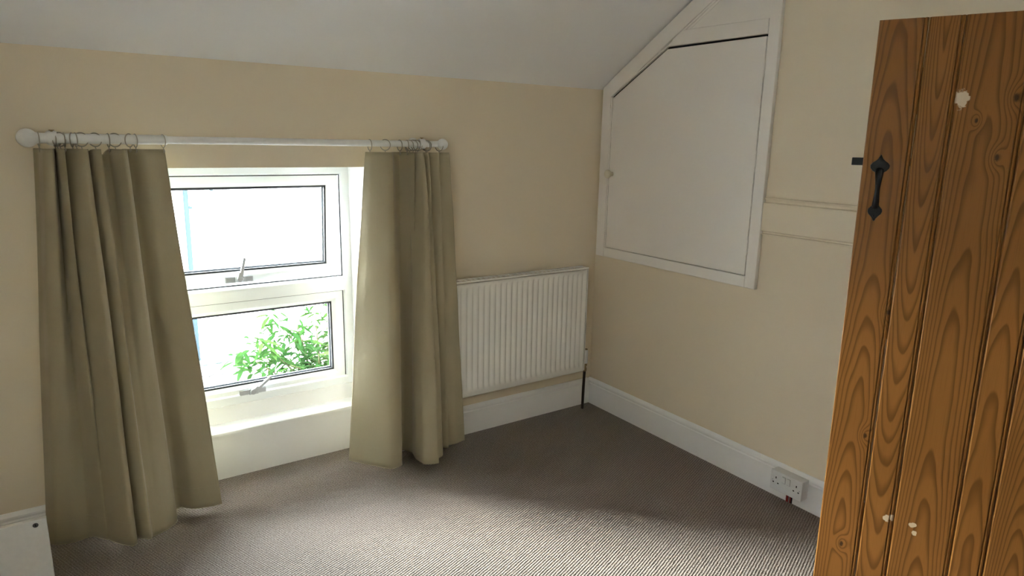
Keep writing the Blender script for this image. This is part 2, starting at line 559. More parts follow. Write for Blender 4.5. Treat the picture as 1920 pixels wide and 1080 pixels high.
# transom with a sloping upper ledge
bm = bmesh.new()
bm_prism(bm, [(FY0 - .004, .772), (FY0 - .004, .826), (FY0 + .002, .831), (FY1 - .005, .838), (FY1 - .005, .772)], FX0 + JW - .001, FX1 - JW + .001, 'x')
make('transom', bm, 'upvc', win)
# mitred knuckle of the transom at the jamb
bm = bmesh.new()
for sx, xx in ((-1, FX1), (1, FX0)):
    bm_prism(bm, [(xx + sx * JW, .772), (xx + sx * .012, .799), (xx + sx * JW, .827)], FY0 - .005, FY0 + .01, 'y')
make('transom_mitre', bm, 'upvc', win)


def sash(x0, x1, z0, z1, hinge_tilt, handle_x, lever_deg, name_label):
    """sash hinged on its top edge; local origin on the hinge"""
    s = empty('sash', (0, FY0 + .012, z1), win)
    s.rotation_euler = (hinge_tilt, 0, 0)
    h_ = z1 - z0
    SW = .050
    f = frame_bars('sash_frame', x0, x1, -h_, 0, SW, 0, .05, 'upvc', s, bead=.016)
    # thin black gasket around the bead
    g = frame_bars('gasket', x0 + SW - .0005, x1 - SW + .0005, -h_ + SW - .0005, -SW + .0005, .0085, .013, .024, 'gasket', s)
    g2 = frame_bars('spacer_bar', x0 + SW + .001, x1 - SW - .001, -h_ + SW + .001, -SW - .001, .0125, .030, .036, 'gasket', s)
    p = box('pane', x0 + SW - .003, x1 - SW + .003, .0235, .0265, -h_ + SW - .003, -SW + .003, 'glass', s)
    # espagnolette style handle: base plate, pivot and lever
    bz = -h_ + .020
    bm = bmesh.new()
    bm_box(bm, handle_x - .057, handle_x + .057, -.012, .0005, bz - .014, bz + .012, .003)
    bm_box(bm, handle_x - .018, handle_x + .022, -.018, -.008, bz - .012, bz + .014, .003)
    make('handle_plate', bm, 'alu', s)
    bm = bmesh.new()
    a = math.radians(lever_deg)
    dx, dz = math.cos(a), math.sin(a)
    n_ = Vector((-dz, 0, dx))
    P0 = Vector((handle_x, -.022, bz + .004))
    for (s0, s1, w0, w1, y0, y1) in ((-.004, .03, .010, .009, -.006, .006), (.03, .098, .0065, .0055, -.014, -.006)):
        A = P0 + Vector((dx, 0, dz)) * s0; B = P0 + Vector((dx, 0, dz)) * s1
        vs_ = []
        for yy in (y0, y1):
            vs_ += [A + n_ * w0 + Vector((0, yy, 0)), A - n_ * w0 + Vector((0, yy, 0)), B - n_ * w1 + Vector((0, yy, 0)), B + n_ * w1 + Vector((0, yy, 0))]
        vv = [bm.verts.new(q) for q in vs_]
        for q in ((0, 1, 2, 3), (7, 6, 5, 4), (0, 4, 5, 1), (1, 5, 6, 2), (2, 6, 7, 3), (3, 7, 4, 0)): bm.faces.new([vv[i] for i in q])
    bm_lathe(bm, [(.0, 0), (.014, 0), (.014, .009), (.011, .013), (0, .013)], 16, Matrix.Translation(P0 + Vector((0, .006, 0))) @ Matrix.Rotation(math.radians(90), 4, 'X'))
    make('handle_lever', bm, 'alu', s)
    return s


sash(FX0 + JW + .008, FX1 - JW - .008, .840, 1.308, math.radians(5.0), -1.824, 78, 'upper')
sash(FX0 + JW + .004, FX1 - JW - .004, .333, .769, 0.0, -1.808, 38, 'lower')
# timber packer under the frame, window board and apron
struct(box('trim_3', WX0, WX1, .207, .26, .2272, .3095, 'trim', None, .002), 'white painted packer strip below the window frame', 'trim')
bm = bmesh.new()
bm_prism(bm, [(.128, .209), (.128, .221), (.133, .2255), (.2065, .233), (.2065, .209)], WX0, WX1, 'x')
struct(make('trim_4', bm, 'trim'), 'white painted window board at the foot of the window', 'window sill')
struct(box('trim_5', WX0, WX1, .148, .20, 0.0, .209, 'trim'), 'white painted apron panel between the window board and the carpet', 'panel')

# ------------------------------------------------------------------ cupboard on the right wall
CX = -.022
cup = tag(empty('cupboard', (0, -.54, .868)), 'white painted built-in eaves cupboard with angled door, high on the right wall', 'cupboard')
CO = Vector((0, -.54, .868))


def cpart(name, bm, mat='cup', parent=None, smooth=False):
    bmesh.ops.translate(bm, vec=-CO, verts=bm.verts)
    return make(name, bm, mat, parent or cup, smooth)


ceil = lambda y: H0 - SL * y - .007
ZT = 2.30
YR, YL = -1.046, -.026
bm = bmesh.new(); bm_box(bm, CX, -.001, YR, YR + .052, .868, ceil(YR) - .03, .003); cpart('stile', bm)
bm = bmesh.new(); bm_prism(bm, [(YL, .868), (YL, ceil(YL) - .002), (-.072, ceil(-.072) - .002), (-.088, ceil(-.088) - .05), (-.088, .868)], CX, -.001, 'x', .002); cpart('stile', bm)
bm = bmesh.new(); bm_box(bm, CX + .0005, -.001, YR + .052, -.088, .868, .918, .003); cpart('bottom_rail', bm)
# sloping board under the ceiling
bm = bmesh.new(); bm_prism(bm, [(-.073, ceil(-.073) - .001), (-.98, ceil(-.98) - .001), (-.98, ceil(-.98) - .087), (-.0885, ceil(-.0885) - .088)], CX - .001, -.001, 'x', .002); cpart('sloping_rail', bm)
# sloping moulding strips beside the upper panel
for k, (o0, o1, pr) in enumerate(((.087, .098, .016), (.104, .112, .013))):
    y0 = -.40 - (o1 - .087) * 1.2
    bm = bmesh.new(); bm_prism(bm, [(-.435 - o0 * .5, ceil(-.435 - o0 * .5) - o0), (-.98, ceil(-.98) - o0), (-.98, ceil(-.98) - o1), (-.435 - o0 * .5, ceil(-.435 - o0 * .5) - o1)], -pr, -.001, 'x', .001); cpart('moulding', bm)
# rail over the door and upper panel
bm = bmesh.new(); bm_prism(bm, [(-.4525, 1.912), (YR + .0525, 1.909), (YR + .0525, 1.968), (-.545, 1.975)], CX - .002, -.001, 'x', .003); cpart('top_rail', bm)
bm = bmesh.new(); bm_prism(bm, [(-.545, 1.972), (YR + .05, 1.966), (YR + .05, ceil(-.98) - .05), (-.95, ceil(-.95) - .09)], -.011, -.001, 'x'); cpart('upper_panel', bm)
# dark recess behind the door so that the joints read as gaps
bm = bmesh.new(); bm_prism(bm, [(-.088, .91), (-.088, 1.705), (-.46, 1.915), (-.996, 1.915), (-.996, .91)], -.006, -.001, 'x'); cpart('recess', bm, 'hole')
# stop bead around the door opening
bm = bmesh.new()
bm_prism(bm, [(-.0885, .916), (-.0885, 1.703), (-.096, 1.700), (-.096, .916)], -.0185, -.005, 'x')
bm_prism(bm, [(-.0885, 1.7085), (-.4535, 1.917), (-.4550, 1.911), (-.0915, 1.7045)], -.0185, -.005, 'x')
cpart('stop_bead', bm)
bm = bmesh.new()
bm_prism(bm, [(-.1015, .9215), (-.1015, 1.6945), (-.4585, 1.9005), (-.9885, 1.9000), (-.9890, .9215)], -.0205, -.005, 'x', .0015)
cd = cpart('cupboard_door', bm)
bm = bmesh.new()
bm_lathe(bm, [(.011, 0), (.010, .014), (.017, .019), (.022, .029), (.020, .039), (.012, .045), (0, .046)], 20, Matrix.Translation((-.0205, -.124, 1.312)) @ Matrix.Rotation(math.radians(-90), 4, 'Y'))
tag(cpart('knob', bm, 'knob', cd, True), 'small round cream painted knob')
for zz in (1.775, 1.415, 1.045):
    bm = bmesh.new()
    bm_lathe(bm, [(.004, -.034), (.004, .034)], 10, Matrix.Translation((-.0235, -.9925, zz)))
    for j in range(1, 4): bm_lathe(bm, [(.0046, -.034 + j * .017 - .001), (.0046, -.034 + j * .017 + .001)], 10, Matrix.Translation((-.0235, -.9925, zz)))
    bm_box(bm, -.0225, -.0195, -.999, -.986, zz - .034, zz + .034)
    cpart('hinge', bm, 'cup', cd)

# ------------------------------------------------------------------ radiator
rad = tag(empty('radiator', (-.575, -.06, .236)), 'white ribbed panel radiator on the wall beside the right curtain', 'radiator')
RO = Vector((-.575, -.06, .236))


def rpart(name, bm, mat='rad', smooth=False, parent=None):
    bmesh.ops.translate(bm, vec=-RO, verts=bm.verts)
    return make(name, bm, mat, parent or rad, smooth)


X0, X1, Z0, Z1, YFr = -.992, -.129, .236, .816, -.100
# pressed front panel: vertical flutes fading out near the top and bottom edges
bm = bmesh.new()
NR = 26
pitch = (X1 - X0 - .020) / NR
cols = []
xs = [X0]
for k in range(NR):
    for q in (0.04, 0.16, 0.30, 0.44, 0.62, 0.80, 0.94):
        xs.append(X0 + .006 + (k + q) * pitch)
XP = X1 - .006
xs.append(XP)
ZP = Z1 - .008
zs = [Z0, Z0 + .004, Z0 + .028, Z0 + .036, Z0 + .046, Z0 + .056, Z1 - .050, Z1 - .040, Z1 - .030, Z1 - .022, Z1 - .011, ZP]
grid = []
for z in zs:
    fade = min(max((min(z - Z0 - .028, Z1 - .022 - z)) / .022, 0), 1)
    fade = fade * fade * (3 - 2 * fade)
    row_ = []
    for x in xs:
        ph = ((x - X0 - .006) / pitch) % 1.0
        g = 0.0
        if X0 + .006 < x < X1 - .012:
            d_ = abs(ph - .37)
            g = max(0.0, min(1.0, (.30 - d_) / .14))
            g = g * g * (3 - 2 * g)
        edge = .004 if z in (Z0, ZP) or x in (X0, XP) else 0
        row_.append(bm.verts.new((x, YFr + edge + .0085 * g * fade, z)))
    grid.append(row_)
for a, b in zip(grid, grid[1:]):
    for i in range(len(a) - 1): bm.faces.new((a[i], a[i + 1], b[i + 1], b[i]))
f_ = rpart('front_panel', bm, 'rad', True)
so = f_.modifiers.new('thick', 'SOLIDIFY'); so.thickness = .0025; so.offset = -1
bm = bmesh.new(); bm_box(bm, X0 + .01, X1 - .01, -.045, -.040, Z0 + .01, Z1 - .02); rpart('back_panel', bm)
bm = bmesh.new(); bm_box(bm, X0 + .012, X1 - .012, -.083, -.047, Z0 + .03, Z1 - .03); rpart('convector_core', bm)
for xa, xb in ((X0, X0 + .003), (X1 - .003, X1)):
    bm = bmesh.new(); bm_box(bm, xa, xb, -.098, -.036, Z0 + .004, Z1 + .001, .001); rpart('side_panel', bm)
# top grille: rails and cross bars
bm = bmesh.new()
bm_box(bm, X0, X1, -.1005, -.090, Z1 - .004, Z1 + .004, .0015)
bm_box(bm, X0, X1, -.047, -.036, Z1 - .004, Z1 + .003, .001)
gr = rpart('top_grille', bm)
nb = 30
for k in range(nb + 1):
    xx = X0 + .006 + k * (X1 - X0 - .012) / nb
    bm = bmesh.new(); bm_box(bm, xx - .0045, xx + .0045, -.091, -.046, Z1 - .002, Z1 + .0015)
    b_ = rpart('grille_bar', bm)
for xx in (-.85, -.30):
    bm = bmesh.new(); bm_box(bm, xx - .02, xx + .02, -.040, -.0005, Z0 + .08, Z1 - .08); rpart('wall_bracket', bm)
# valve and pipe
vx, vy = -.104, -.070
bm = bmesh.new()
bm_tube(bm, [(vx - .004, vy, 0.0), (vx - .003, vy, .10), (vx, vy, .235)], .0078, 12)
rpart('pipe', bm, 'pipe', 'auto')
bm = bmesh.new()
bm_lathe(bm, [(.009, .222), (.0115, .226), (.0115, .240), (.009, .243), (.009, .252), (.0125, .255), (.0125, .266), (.008, .270)], 12, Matrix.Translation((vx, vy, 0)))
bm_tube(bm, [(vx, vy, .262), (-.13, vy, .262)], .008, 10)
rpart('valve_body', bm, 'brass', 'auto')
bm = bmesh.new()
bm_lathe(bm, [(.0125, .268), (.0155, .272), (.0155, .300), (.0145, .303), (.0145, .306), (.0155, .309), (.0150, .342), (.012, .348), (0, .348)], 16, Matrix.Translation((vx, vy, 0)))
rpart('valve_cap', bm, 'plastic', 'auto')
bm = bmesh.new(); bm_lathe(bm, [(.0125, .3475), (.0125, .3505), (0, .3505)], 14, Matrix.Translation((vx, vy, 0))); rpart('valve_cap_top', bm, 'brass', 'auto')

# ------------------------------------------------------------------ curtain rod
RZ, RY = 1.450, -.090
rod = tag(empty('curtain_rod', (-1.75, RY, RZ)), 'white telescopic curtain rod with ball finials above the window', 'curtain rod')
DO = Vector((-1.75, RY, RZ))


def dpart(name, bm, mat='rod', smooth='auto'):
    bmesh.ops.translate(bm, vec=-DO, verts=bm.verts)
    return make(name, bm, mat, rod, smooth)


RX = Matrix.Rotation(math.radians(90), 4, 'Y')
AT = lambda x: Matrix.Translation((x, RY, RZ)) @ RX
bm = bmesh.new(); bm_lathe(bm, [(.0145, -2.478 + 2.478), (.0165, .004), (.0165, .372), (.0155, .375)], 24, AT(-2.478)); dpart('thick_tube', bm)
bm = bmesh.new(); bm_lathe(bm, [(.0132, 0), (.0132, 1.08)], 24, AT(-2.104)); dpart('thin_tube', bm)


def ball(x, r, neck, sgn):
    bm = bmesh.new()
    prof = [(neck, -r * 1.15)]
    for k in range(1, 15):
        a = -math.pi / 2 + math.pi * k / 14
        rr, hh = r * math.cos(a), r * math.sin(a)
        if hh < -r * .86: continue
        prof.append((max(rr, 0) if k < 14 else 0, hh))
    bm_lathe(bm, prof, 24, Matrix.Translation((x, RY, RZ)) @ Matrix.Rotation(math.radians(90 * sgn), 4, 'Y'))
    dpart('ball_finial', bm, 'rod', True)


ball(-2.503, .0295, .015, -1)
ball(-1.008, .0245, .014, 1)
for bx in (-2.436, -1.110):
    bm = bmesh.new()
    bm_lathe(bm, [(.0205, -.013), (.0215, -.011), (.0215, .011), (.0205, .013)], 24, AT(bx))
    bm_tube(bm, [(bx, RY + .018, RZ), (bx, -.010, RZ)], .011, 14)
    bm_lathe(bm, [(.026, 0), (.026, .006), (.020, .010), (0, .010)], 20, Matrix.Translation((bx, 0, RZ)) @ Matrix.Rotation(math.radians(90), 4, 'X'))
    dpart('bracket', bm)
    bm = bmesh.new(); bm_lathe(bm, [(.0035, .018), (.0035, .024), (.0075, .024), (.0075, .027), (0, .027)], 12, Matrix.Translation((bx, RY, RZ))); dpart('bracket_screw', bm, 'brass')


# ------------------------------------------------------------------ curtains
def catmull(P, n):
    out = []
    for i in range(len(P) - 1):
        p0, p1, p2, p3 = P[max(i - 1, 0)], P[i], P[i + 1], P[min(i + 2, len(P) - 1)]
        for k in range(n):
            t = k / n
            out.append(tuple(0.5 * ((2 * b) + (c - a) * t + (2 * a - 5 * b + 4 * c - d) * t * t + (-a + 3 * b - 3 * c + d) * t ** 3) for a, b, c, d in zip(p0, p1, p2, p3)))
    out.append(tuple(P[-1]))
    return out


def curtain(name, colsd, label, ztop, zhem, sags, seed, hemlift=()):
    """colsd rows: top x, top y, hem x, hem y -- the folds run from the heading tape to the hem"""
    colsd = [(a, -.09 + (b + .09) * 1.75, c, d) for a, b, c, d in colsd]      # depth of the pleats at the heading
    A_ = catmull(colsd, 6)
    L_ = [tuple(a + (b - a) * k / 6 for a, b in zip(colsd[i], colsd[i + 1])) for i in range(len(colsd) - 1) for k in range(6)] + [colsd[-1]]
    D = [tuple(.6 * a + .4 * b for a, b in zip(p, q)) for p, q in zip(A_, L_)]      # half-pressed pleats
    sag = {}
    NV = 64
    bm = bmesh.new()
    r_ = random.Random(seed)
    ph = [r_.uniform(0, 6.28) for _ in range(8)]
    rows = []
    n = len(D)
    for j in range(NV + 1):
        t = j / NV
        row_ = []
        for i, (tx, ty, bx, by) in enumerate(D):
            s = i / (n - 1)
            e = t ** 1.03
            x = tx + (bx - tx) * e
            y = ty + (by - ty) * t ** .62
            # cloth never hangs ruler straight
            env = math.sin(math.pi * min(t * 1.15, 1))
            x += .0030 * env * math.sin(5.1 * t + 9 * s + ph[0])
            y += .0045 * env * math.sin(7.3 * t + 13 * s + ph[1]) + .0016 * env * math.sin(23 * t + 31 * s + ph[2])
            zt = ztop
            for (sc, sw, sd) in sags: zt -= sd * math.exp(-((s - sc) / sw) ** 2)
            zb = zhem
            for (sc, sw, sd) in hemlift: zb += sd * math.exp(-((s - sc) / sw) ** 2)
            z = zt + (zb - zt) * t
            row_.append(bm.verts.new((x, y, z)))
        rows.append(row_)
    for a, b in zip(rows, rows[1:]):
        for i in range(n - 1): bm.faces.new((a[i], a[i + 1], b[i + 1], b[i]))
    org = Vector(((colsd[0][2] + colsd[-1][2]) / 2, -.12, zhem))
    bmesh.ops.translate(bm, vec=-org, verts=bm.verts)
    root = tag(empty(name, org), label, 'curtain')
    o = make('cloth', bm, 'curtain', root, True)
    so = o.modifiers.new('thick', 'SOLIDIFY'); so.thickness = .0022; so.offset = 0
    # stitched hem and side seam: thin raised bands following the cloth
    def band(nm, pts, rad_):
        b2 = bmesh.new(); bm_tube(b2, pts, rad_, 6); return make(nm, b2, 'curtain', root, True)
    lo = [Vector(v) for v in [vv for vv in [o.data.vertices[k].co.copy() for k in range(NV * n, (NV + 1) * n)]]]
    band('hem_edge', lo[::2] + [lo[-1]], .0021)
    ln = [o.data.vertices[(NV - 4) * n + k].co + Vector((0, -.0014, 0)) for k in range(n)]
    band('hem_stitch', ln[::2] + [ln[-1]], .0007)
    for side in (0, n - 1):
        pts = [o.data.vertices[j * n + side].co.copy() for j in range(0, NV + 1, 2)]
        band('side_hem', pts, .0020)
    tp = [o.data.vertices[k].co.copy() for k in range(n)]
    band('heading_edge', tp[::2] + [tp[-1]], .0018)
    return root


LC = [(-2.490, -.065, -2.604, -.040), (-2.478, -.075, -2.594, -.066), (-2.464, -.112, -2.576, -.088), (-2.440, -.116, -2.520, -.102),
      (-2.434, -.070, -2.478, -.092), (-2.425, -.108, -2.456, -.106), (-2.408, -.122, -2.428, -.142), (-2.411, -.078, -2.418, -.150),
      (-2.394, -.088, -2.400, -.182), (-2.375, -.102, -2.375, -.216), (-2.356, -.118, -2.350, -.240), (-2.344, -.114, -2.335, -.226),
      (-2.348, -.075, -2.339, -.172), (-2.327, -.106, -2.318, -.204), (-2.308, -.112, -2.292, -.226), (-2.306, -.070, -2.283, -.212),
      (-2.281, -.064, -2.262, -.206), (-2.266, -.092, -2.240, -.196), (-2.243, -.120, -2.206, -.168), (-2.232, -.110, -2.192, -.142),
      (-2.240, -.074, -2.192, -.070), (-2.212, -.078, -2.168, -.046), (-2.175, -.094, -2.125, -.090), (-2.140, -.080, -2.075, -.105), (-2.111, -.074, -2.026, -.108)]
curtain('curtain', LC, 'wide khaki curtain hanging at the left of the window', 1.416, .026,
        ((.505, .018, .014), (.63, .022, .022)), 3)
RC = [(-1.364, -.085, -1.461, -.022), (-1.345, -.096, -1.425, -.075), (-1.320, -.104, -1.386, -.130), (-1.285, -.110, -1.338, -.194),
      (-1.262, -.104, -1.312, -.203), (-1.244, -.082, -1.274, -.188), (-1.226, -.070, -1.266, -.130), (-1.196, -.066, -1.236, -.062),
      (-1.178, -.088, -1.204, -.060), (-1.163, -.114, -1.184, -.104), (-1.170, -.066, -1.196, -.170), (-1.150, -.085, -1.188, -.232),
      (-1.138, -.112, -1.165, -.252), (-1.125, -.114, -1.126, -.262), (-1.136, -.068, -1.116, -.225), (-1.112, -.102, -1.100, -.218),
      (-1.098, -.112, -1.074, -.205), (-1.108, -.068, -1.070, -.150), (-1.080, -.098, -1.048, -.128), (-1.046, -.112, -1.014, -.150),
      (-1.054, -.088, -1.004, -.130), (-1.015, -.098, -.955, -.136), (-.986, -.100, -.914, -.130)]
curtain('curtain.001', RC, 'narrow khaki curtain hanging at the right of the window beside the radiator', 1.413, .026, (), 11, ((1.0, .07, .008),))

# curtain rings (each with its hook)
def ring_mesh(rr):
    bm = bmesh.new()
    bm_tube(bm, [(0, rr * math.cos(2 * math.pi * k / 28), rr * math.sin(2 * math.pi * k / 28)) for k in range(28)], .0018, 6, True)
    return bm


proto = empty('curtain_ring', (0, 0, 0))
rg = make('ring', ring_mesh(.0222), 'steel', proto, True)
bm = bmesh.new()
bm_tube(bm, [(0, 0, -.0222), (0, .0015, -.026), (0, 0, -.0300), (0, -.004, -.036), (0, -.0015, -.0395), (0, .002, -.037)], .0014, 6)
bm_tube(bm, [(0, .0, -.0255), (.003, .0, -.031), (.004, .0, -.036)], .0012, 5)
hk = make('hook', bm, 'steel', proto, True)
LR = [(-2.474, 8), (-2.431, 12), (-2.425, -30), (-2.417, 48), (-2.405, 6), (-2.384, -14), (-2.373, 10), (-2.358, 62), (-2.319, 55), (-2.281, 8), (-2.262, 58), (-2.219, -38), (-2.201, 12), (-2.116, 14)]
RR = [(-1.349, 0), (-1.280, 48), (-1.214, 4), (-1.180, -6), (-1.167, 22), (-1.151, 40), (-1.138, 46), (-1.129, 30), (-1.090, 26), (-1.084, 30), (-1.025, 24)]
first = True
for lst, which, rr_ in ((LR, 0, .0165), (RR, 1, .0132)):
    for i, (x, a) in enumerate(lst):
        if first:
            r_, first = proto, False
        else:
            r_ = proto.copy(); COL.objects.link(r_)
            for ch in (rg, hk):
                c_ = ch.copy(); COL.objects.link(c_); c_.parent = r_
        r_.location = (x, RY, RZ + rr_ + .0016 - .0222 + (.0012 if abs(a) > 30 else 0))
        r_.rotation_euler = (0, 0, math.radians(a))
        side = 'wide left' if which == 0 else 'narrow right'
        k_ = i if which == 0 else len(lst) - 1 - i
        nth = ('first', 'second', 'third', 'fourth', 'fifth', 'sixth', 'seventh', 'eighth', 'ninth', 'tenth', 'eleventh', 'twelfth', 'thirteenth', 'fourteenth')[k_]
        lab = 'thin metal curtain ring, %s counted from the %s ball finial' % (nth, 'left' if which == 0 else 'right')
        tag(r_, lab, 'curtain ring', 'metal rings of the %s curtain' % side)

# ------------------------------------------------------------------ double socket
sk = tag(empty('wall_socket', (-.02, -1.32, .095)), 'white double socket with two switches on the right baseboard', 'socket')
SO = Vector((-.02, -1.32, .095))


def spart(name, bm, mat='plastic', parent=None):
    bmesh.ops.translate(bm, vec=-SO, verts=bm.verts)
    return make(name, bm, mat, parent or sk)


ya, yb, za, zb = -1.393, -1.247, .052, .138
bm = bmesh.new(); bm_box(bm, -.056, -.0195, ya + .001, yb - .001, za + .001, zb - .001, .002); spart('back_box', bm)
bm = bmesh.new(); bm_box(bm, -.066, -.056, ya, yb, za, zb, .0025); fp_ = spart('face_plate', bm)
yc = (ya + yb) / 2
for s in (-1, 1):
    bm = bmesh.new(); bm_box(bm, -.0663, -.065, yc + s * .011 - .0082, yc + s * .011 + .0078, .0965, .1255); spart('switch_gap', bm, 'greywire', fp_)
    bm = bmesh.new(); bm_prism(bm, [(-.0653, .098), (-.0675, .098), (-.0705, .124), (-.0653, .124)], yc + s * .011 - .0062, yc + s * .011 + .0068, 'y'); spart('switch', bm, 'plastic', fp_)
    c0 = yc + s * .047
    for (dy, z0, z1, wd) in ((0, .104, .113, .0022), (-.011, .0835, .0885, .0033), (.011, .0835, .0885, .0033)):
        bm = bmesh.new(); bm_box(bm, -.0664, -.0655, c0 + dy - wd, c0 + dy + wd, z0, z1); spart('pin_slot', bm, 'hole', fp_)
    bm = bmesh.new(); bm_lathe(bm, [(.0028, 0), (.0028, .0006), (0, .0006)], 10, Matrix.Translation((-.066, yc + s * .062, .095)) @ Matrix.Rotation(math.radians(-90), 4, 'Y')); spart('screw', bm, 'alu', fp_)

# ------------------------------------------------------------------ plank door
DW, DH = 0.82, 1.822
ed = Vector((-.432, -1.661, 0))
door = tag(empty('door_1', (ed.x, ed.y, 0.006)), 'varnished pine plank door standing open at the right', 'door')
door['kind'] = 'structure'
ang = math.atan2(-.88838, .45910)
lean = 0.0088
Mx = Matrix.Translation((ed.x, ed.y, .006)) @ Matrix.Rotation(ang, 4, 'Z') @ Matrix.Translation((0, 0, DH)) @ Matrix.Rotation(-lean, 4, 'Y') @ Matrix.Translation((0, 0, -DH))
door.matrix_world = Mx
# local axes: +x towards the hinge, +y into the wall side (away from the viewer), z up
seams = [0.0, .1235, .2105, .374, .461, .600, .705, DW]
T0, T1 = 0.0, .022
specs = [dict(u0=.062, c0=.050, c1=.030, knots=((.119, .97, .006), (.100, .56, .0055), (.072, .165, .006))),
         dict(u0=.045, c0=.105, c1=-.052),
         dict(u0=.085, c0=.075, c1=.020, knots=((.140, 1.60, .007), (.118, 1.44, .006), (.058, 1.54, .004)), smears=((.016, 1.600, .020, .028), (.052, .293, .011, .010), (.060, .265, .008, .010)), tone=.97),
         dict(u0=.035, c0=.085, c1=.030),
         dict(u0=.075, c0=.03, c1=.05, tone=.92),
         dict(u0=.2, c0=.05, c1=.02),
         dict(u0=.06, c0=.06, c1=.03)]
specs[1]['smears'] = ((.066, .295, .010, .013), (.082, .30, .008, .012))
for k in range(7):
    w_ = seams[k + 1] - seams[k]
    mt = pine('pine_board_%d' % (k + 1), seed=k * 1.37 + .4, **specs[k])
    bm = bmesh.new()
    # profile across the board: plain edge, bead and quirk along the right edge
    pr = [(0.0006, T1), (0.0006, T0 + .0045), (.0035, T0 + .0008), (.005, T0)]
    if k < 6:
        e = w_ - .0125
        pr += [(e - .001, T0), (e, T0 + .0042), (e + .0012, T0 + .0045), (e + .0026, T0 + .0016), (e + .0055, T0 + .0004), (e + .0085, T0 + .0016), (w_ - .0025, T0 + .0048), (w_ - .0006, T0 + .006), (w_ - .0006, T1)]
    else:
        pr += [(w_ - .002, T0), (w_, T0 + .002), (w_, T1)]
    if k == 0:
        pr[0:4] = [(0, T1), (0, T0 + .002), (.002, T0)]
    bm_prism(bm, pr, 0.0, DH, 'z')
    b_ = make('board', bm, mt, door, False)
    b_.location = (seams[k], 0, 0)
wood_back = pine('pine_ledge', .05, .06, .02, 9.1)
for z0 in (.18, .88, 1.56):
    bm = bmesh.new(); bm_box(bm, .02, DW - .02, T1 + .0002, T1 + .024, z0, z0 + .13, .004)
    make('ledge', bm, wood_back, door)

# forged handle: leaf-shaped plates and a bowed grip
hd = empty('handle', (0, 0, 0), door)
def leaf_plate(cx, cz, pts, thick):
    bm = bmesh.new()
    P = pts + [(-a, b) for a, b in pts[::-1] if a > 1e-6]
    A = [bm.verts.new((cx + a, T0 - thick, cz + b)) for a, b in P]
    B = [bm.verts.new((cx + a * 1.06, T0 + .0005, cz + b * 1.03)) for a, b in P]
    c_ = bm.verts.new((cx, T0 - thick * 1.5, cz + sum(b for _, b in P) / len(P)))
    n = len(P)
    for i in range(n):
        j = (i + 1) % n
        bm.faces.new((A[i], B[i], B[j], A[j])); bm.faces.new((c_, A[i], A[j]))
    bm.faces.new(B[::-1])
    return make('handle_plate', bm, 'black', hd, 'auto')


hx = .0495 - .0035
leaf_plate(hx + .0005, 1.416 - .006, [(0, .034), (.0035, .027), (.006, .021), (.012, .015), (.020, .009), (.0245, .002), (.0235, -.006), (.018, -.013), (.012, -.017), (.009, -.021), (0, -.024)], .004)
leaf_plate(hx + .0015, 1.282 - .006, [(0, .022), (.008, .019), (.012, .013), (.0175, .007), (.0185, .000), (.0165, -.007), (.010, -.014), (.0045, -.021), (.003, -.026), (0, -.029)], .004)
bm = bmesh.new()
gp, gr_ = [], []
for k in range(15):
    t = k / 14
    z = 1.398 - t * .108
    gp.append((hx + .0005 + .001 * math.sin(t * 3) , T0 - .004 - .026 * math.sin(math.pi * t) ** .8, z))
    gr_.append(.0095 - .0022 * t + .002 * math.cos(t * 6.28))
bm_tube(bm, gp, gr_, 10)
make('grip', bm, 'black', hd, True)
bm = bmesh.new()
for cz in (1.428, 1.262):
    bm_lathe(bm, [(.004, 0), (.0035, .0035), (0, .0045)], 10, Matrix.Translation((hx, T0 - .0045, cz)) @ Matrix.Rotation(math.radians(90), 4, 'X'))
make('screw', bm, 'black', hd, 'auto')
# latch bar on the far side of the door, poking past its edge
lt = empty('latch', (0, 0, 0), door)
bm = bmesh.new(); bm_box(bm, -.031, .16, T1 + .004, T1 + .011, 1.411, 1.434, .002); make('latch_bar', bm, 'black', lt)
bm = bmesh.new(); bm_box(bm, .02, .05, T1, T1 + .02, 1.395, 1.452, .002); make('latch_keeper', bm, 'black', lt)
for zz in (.30, 1.60):
    bm = bmesh.new(); bm_box(bm, DW - .30, DW + .004, T1 + .0242, T1 + .029, zz - .02, zz + .02, .002); make('strap_hinge', bm, 'black', door)

# ------------------------------------------------------------------ furniture panel at the lower left
pn = tag(empty('furniture_panel', (-2.9, -.32, 0)), 'white flat-pack board standing on the carpet at the lower left corner', 'furniture panel')
bm = bmesh.new(); bm_box(bm, -3.30 + 2.9, -2.5825 + 2.9, -.010, .007, 0, .260, .0008); make('board', bm, 'melamine', pn)
bm = bmesh.new(); bm_box(bm, -2.5825 + 2.9, -2.5815 + 2.9, -.0098, .0068, .0005, .2595); make('edge_band', bm, 'plastic', pn)
bm = bmesh.new(); bm_lathe(bm, [(.0078, 0), (.0078, .0009), (.006, .0013), (.0055, .0004), (0, .0004)], 18, Matrix.Translation((-2.611 + 2.9, -.010, .243)) @ Matrix.Rotation(math.radians(90), 4, 'X')); make('cam_lock', bm, 'cam', pn)
bm = bmesh.new(); bm_box(bm, -.0012, .0012, -.0006, .0, -.004, .004); o_ = make('cam_slot', bm, 'hole', pn); o_.location = (-2.611 + 2.9, -.0110, .243)

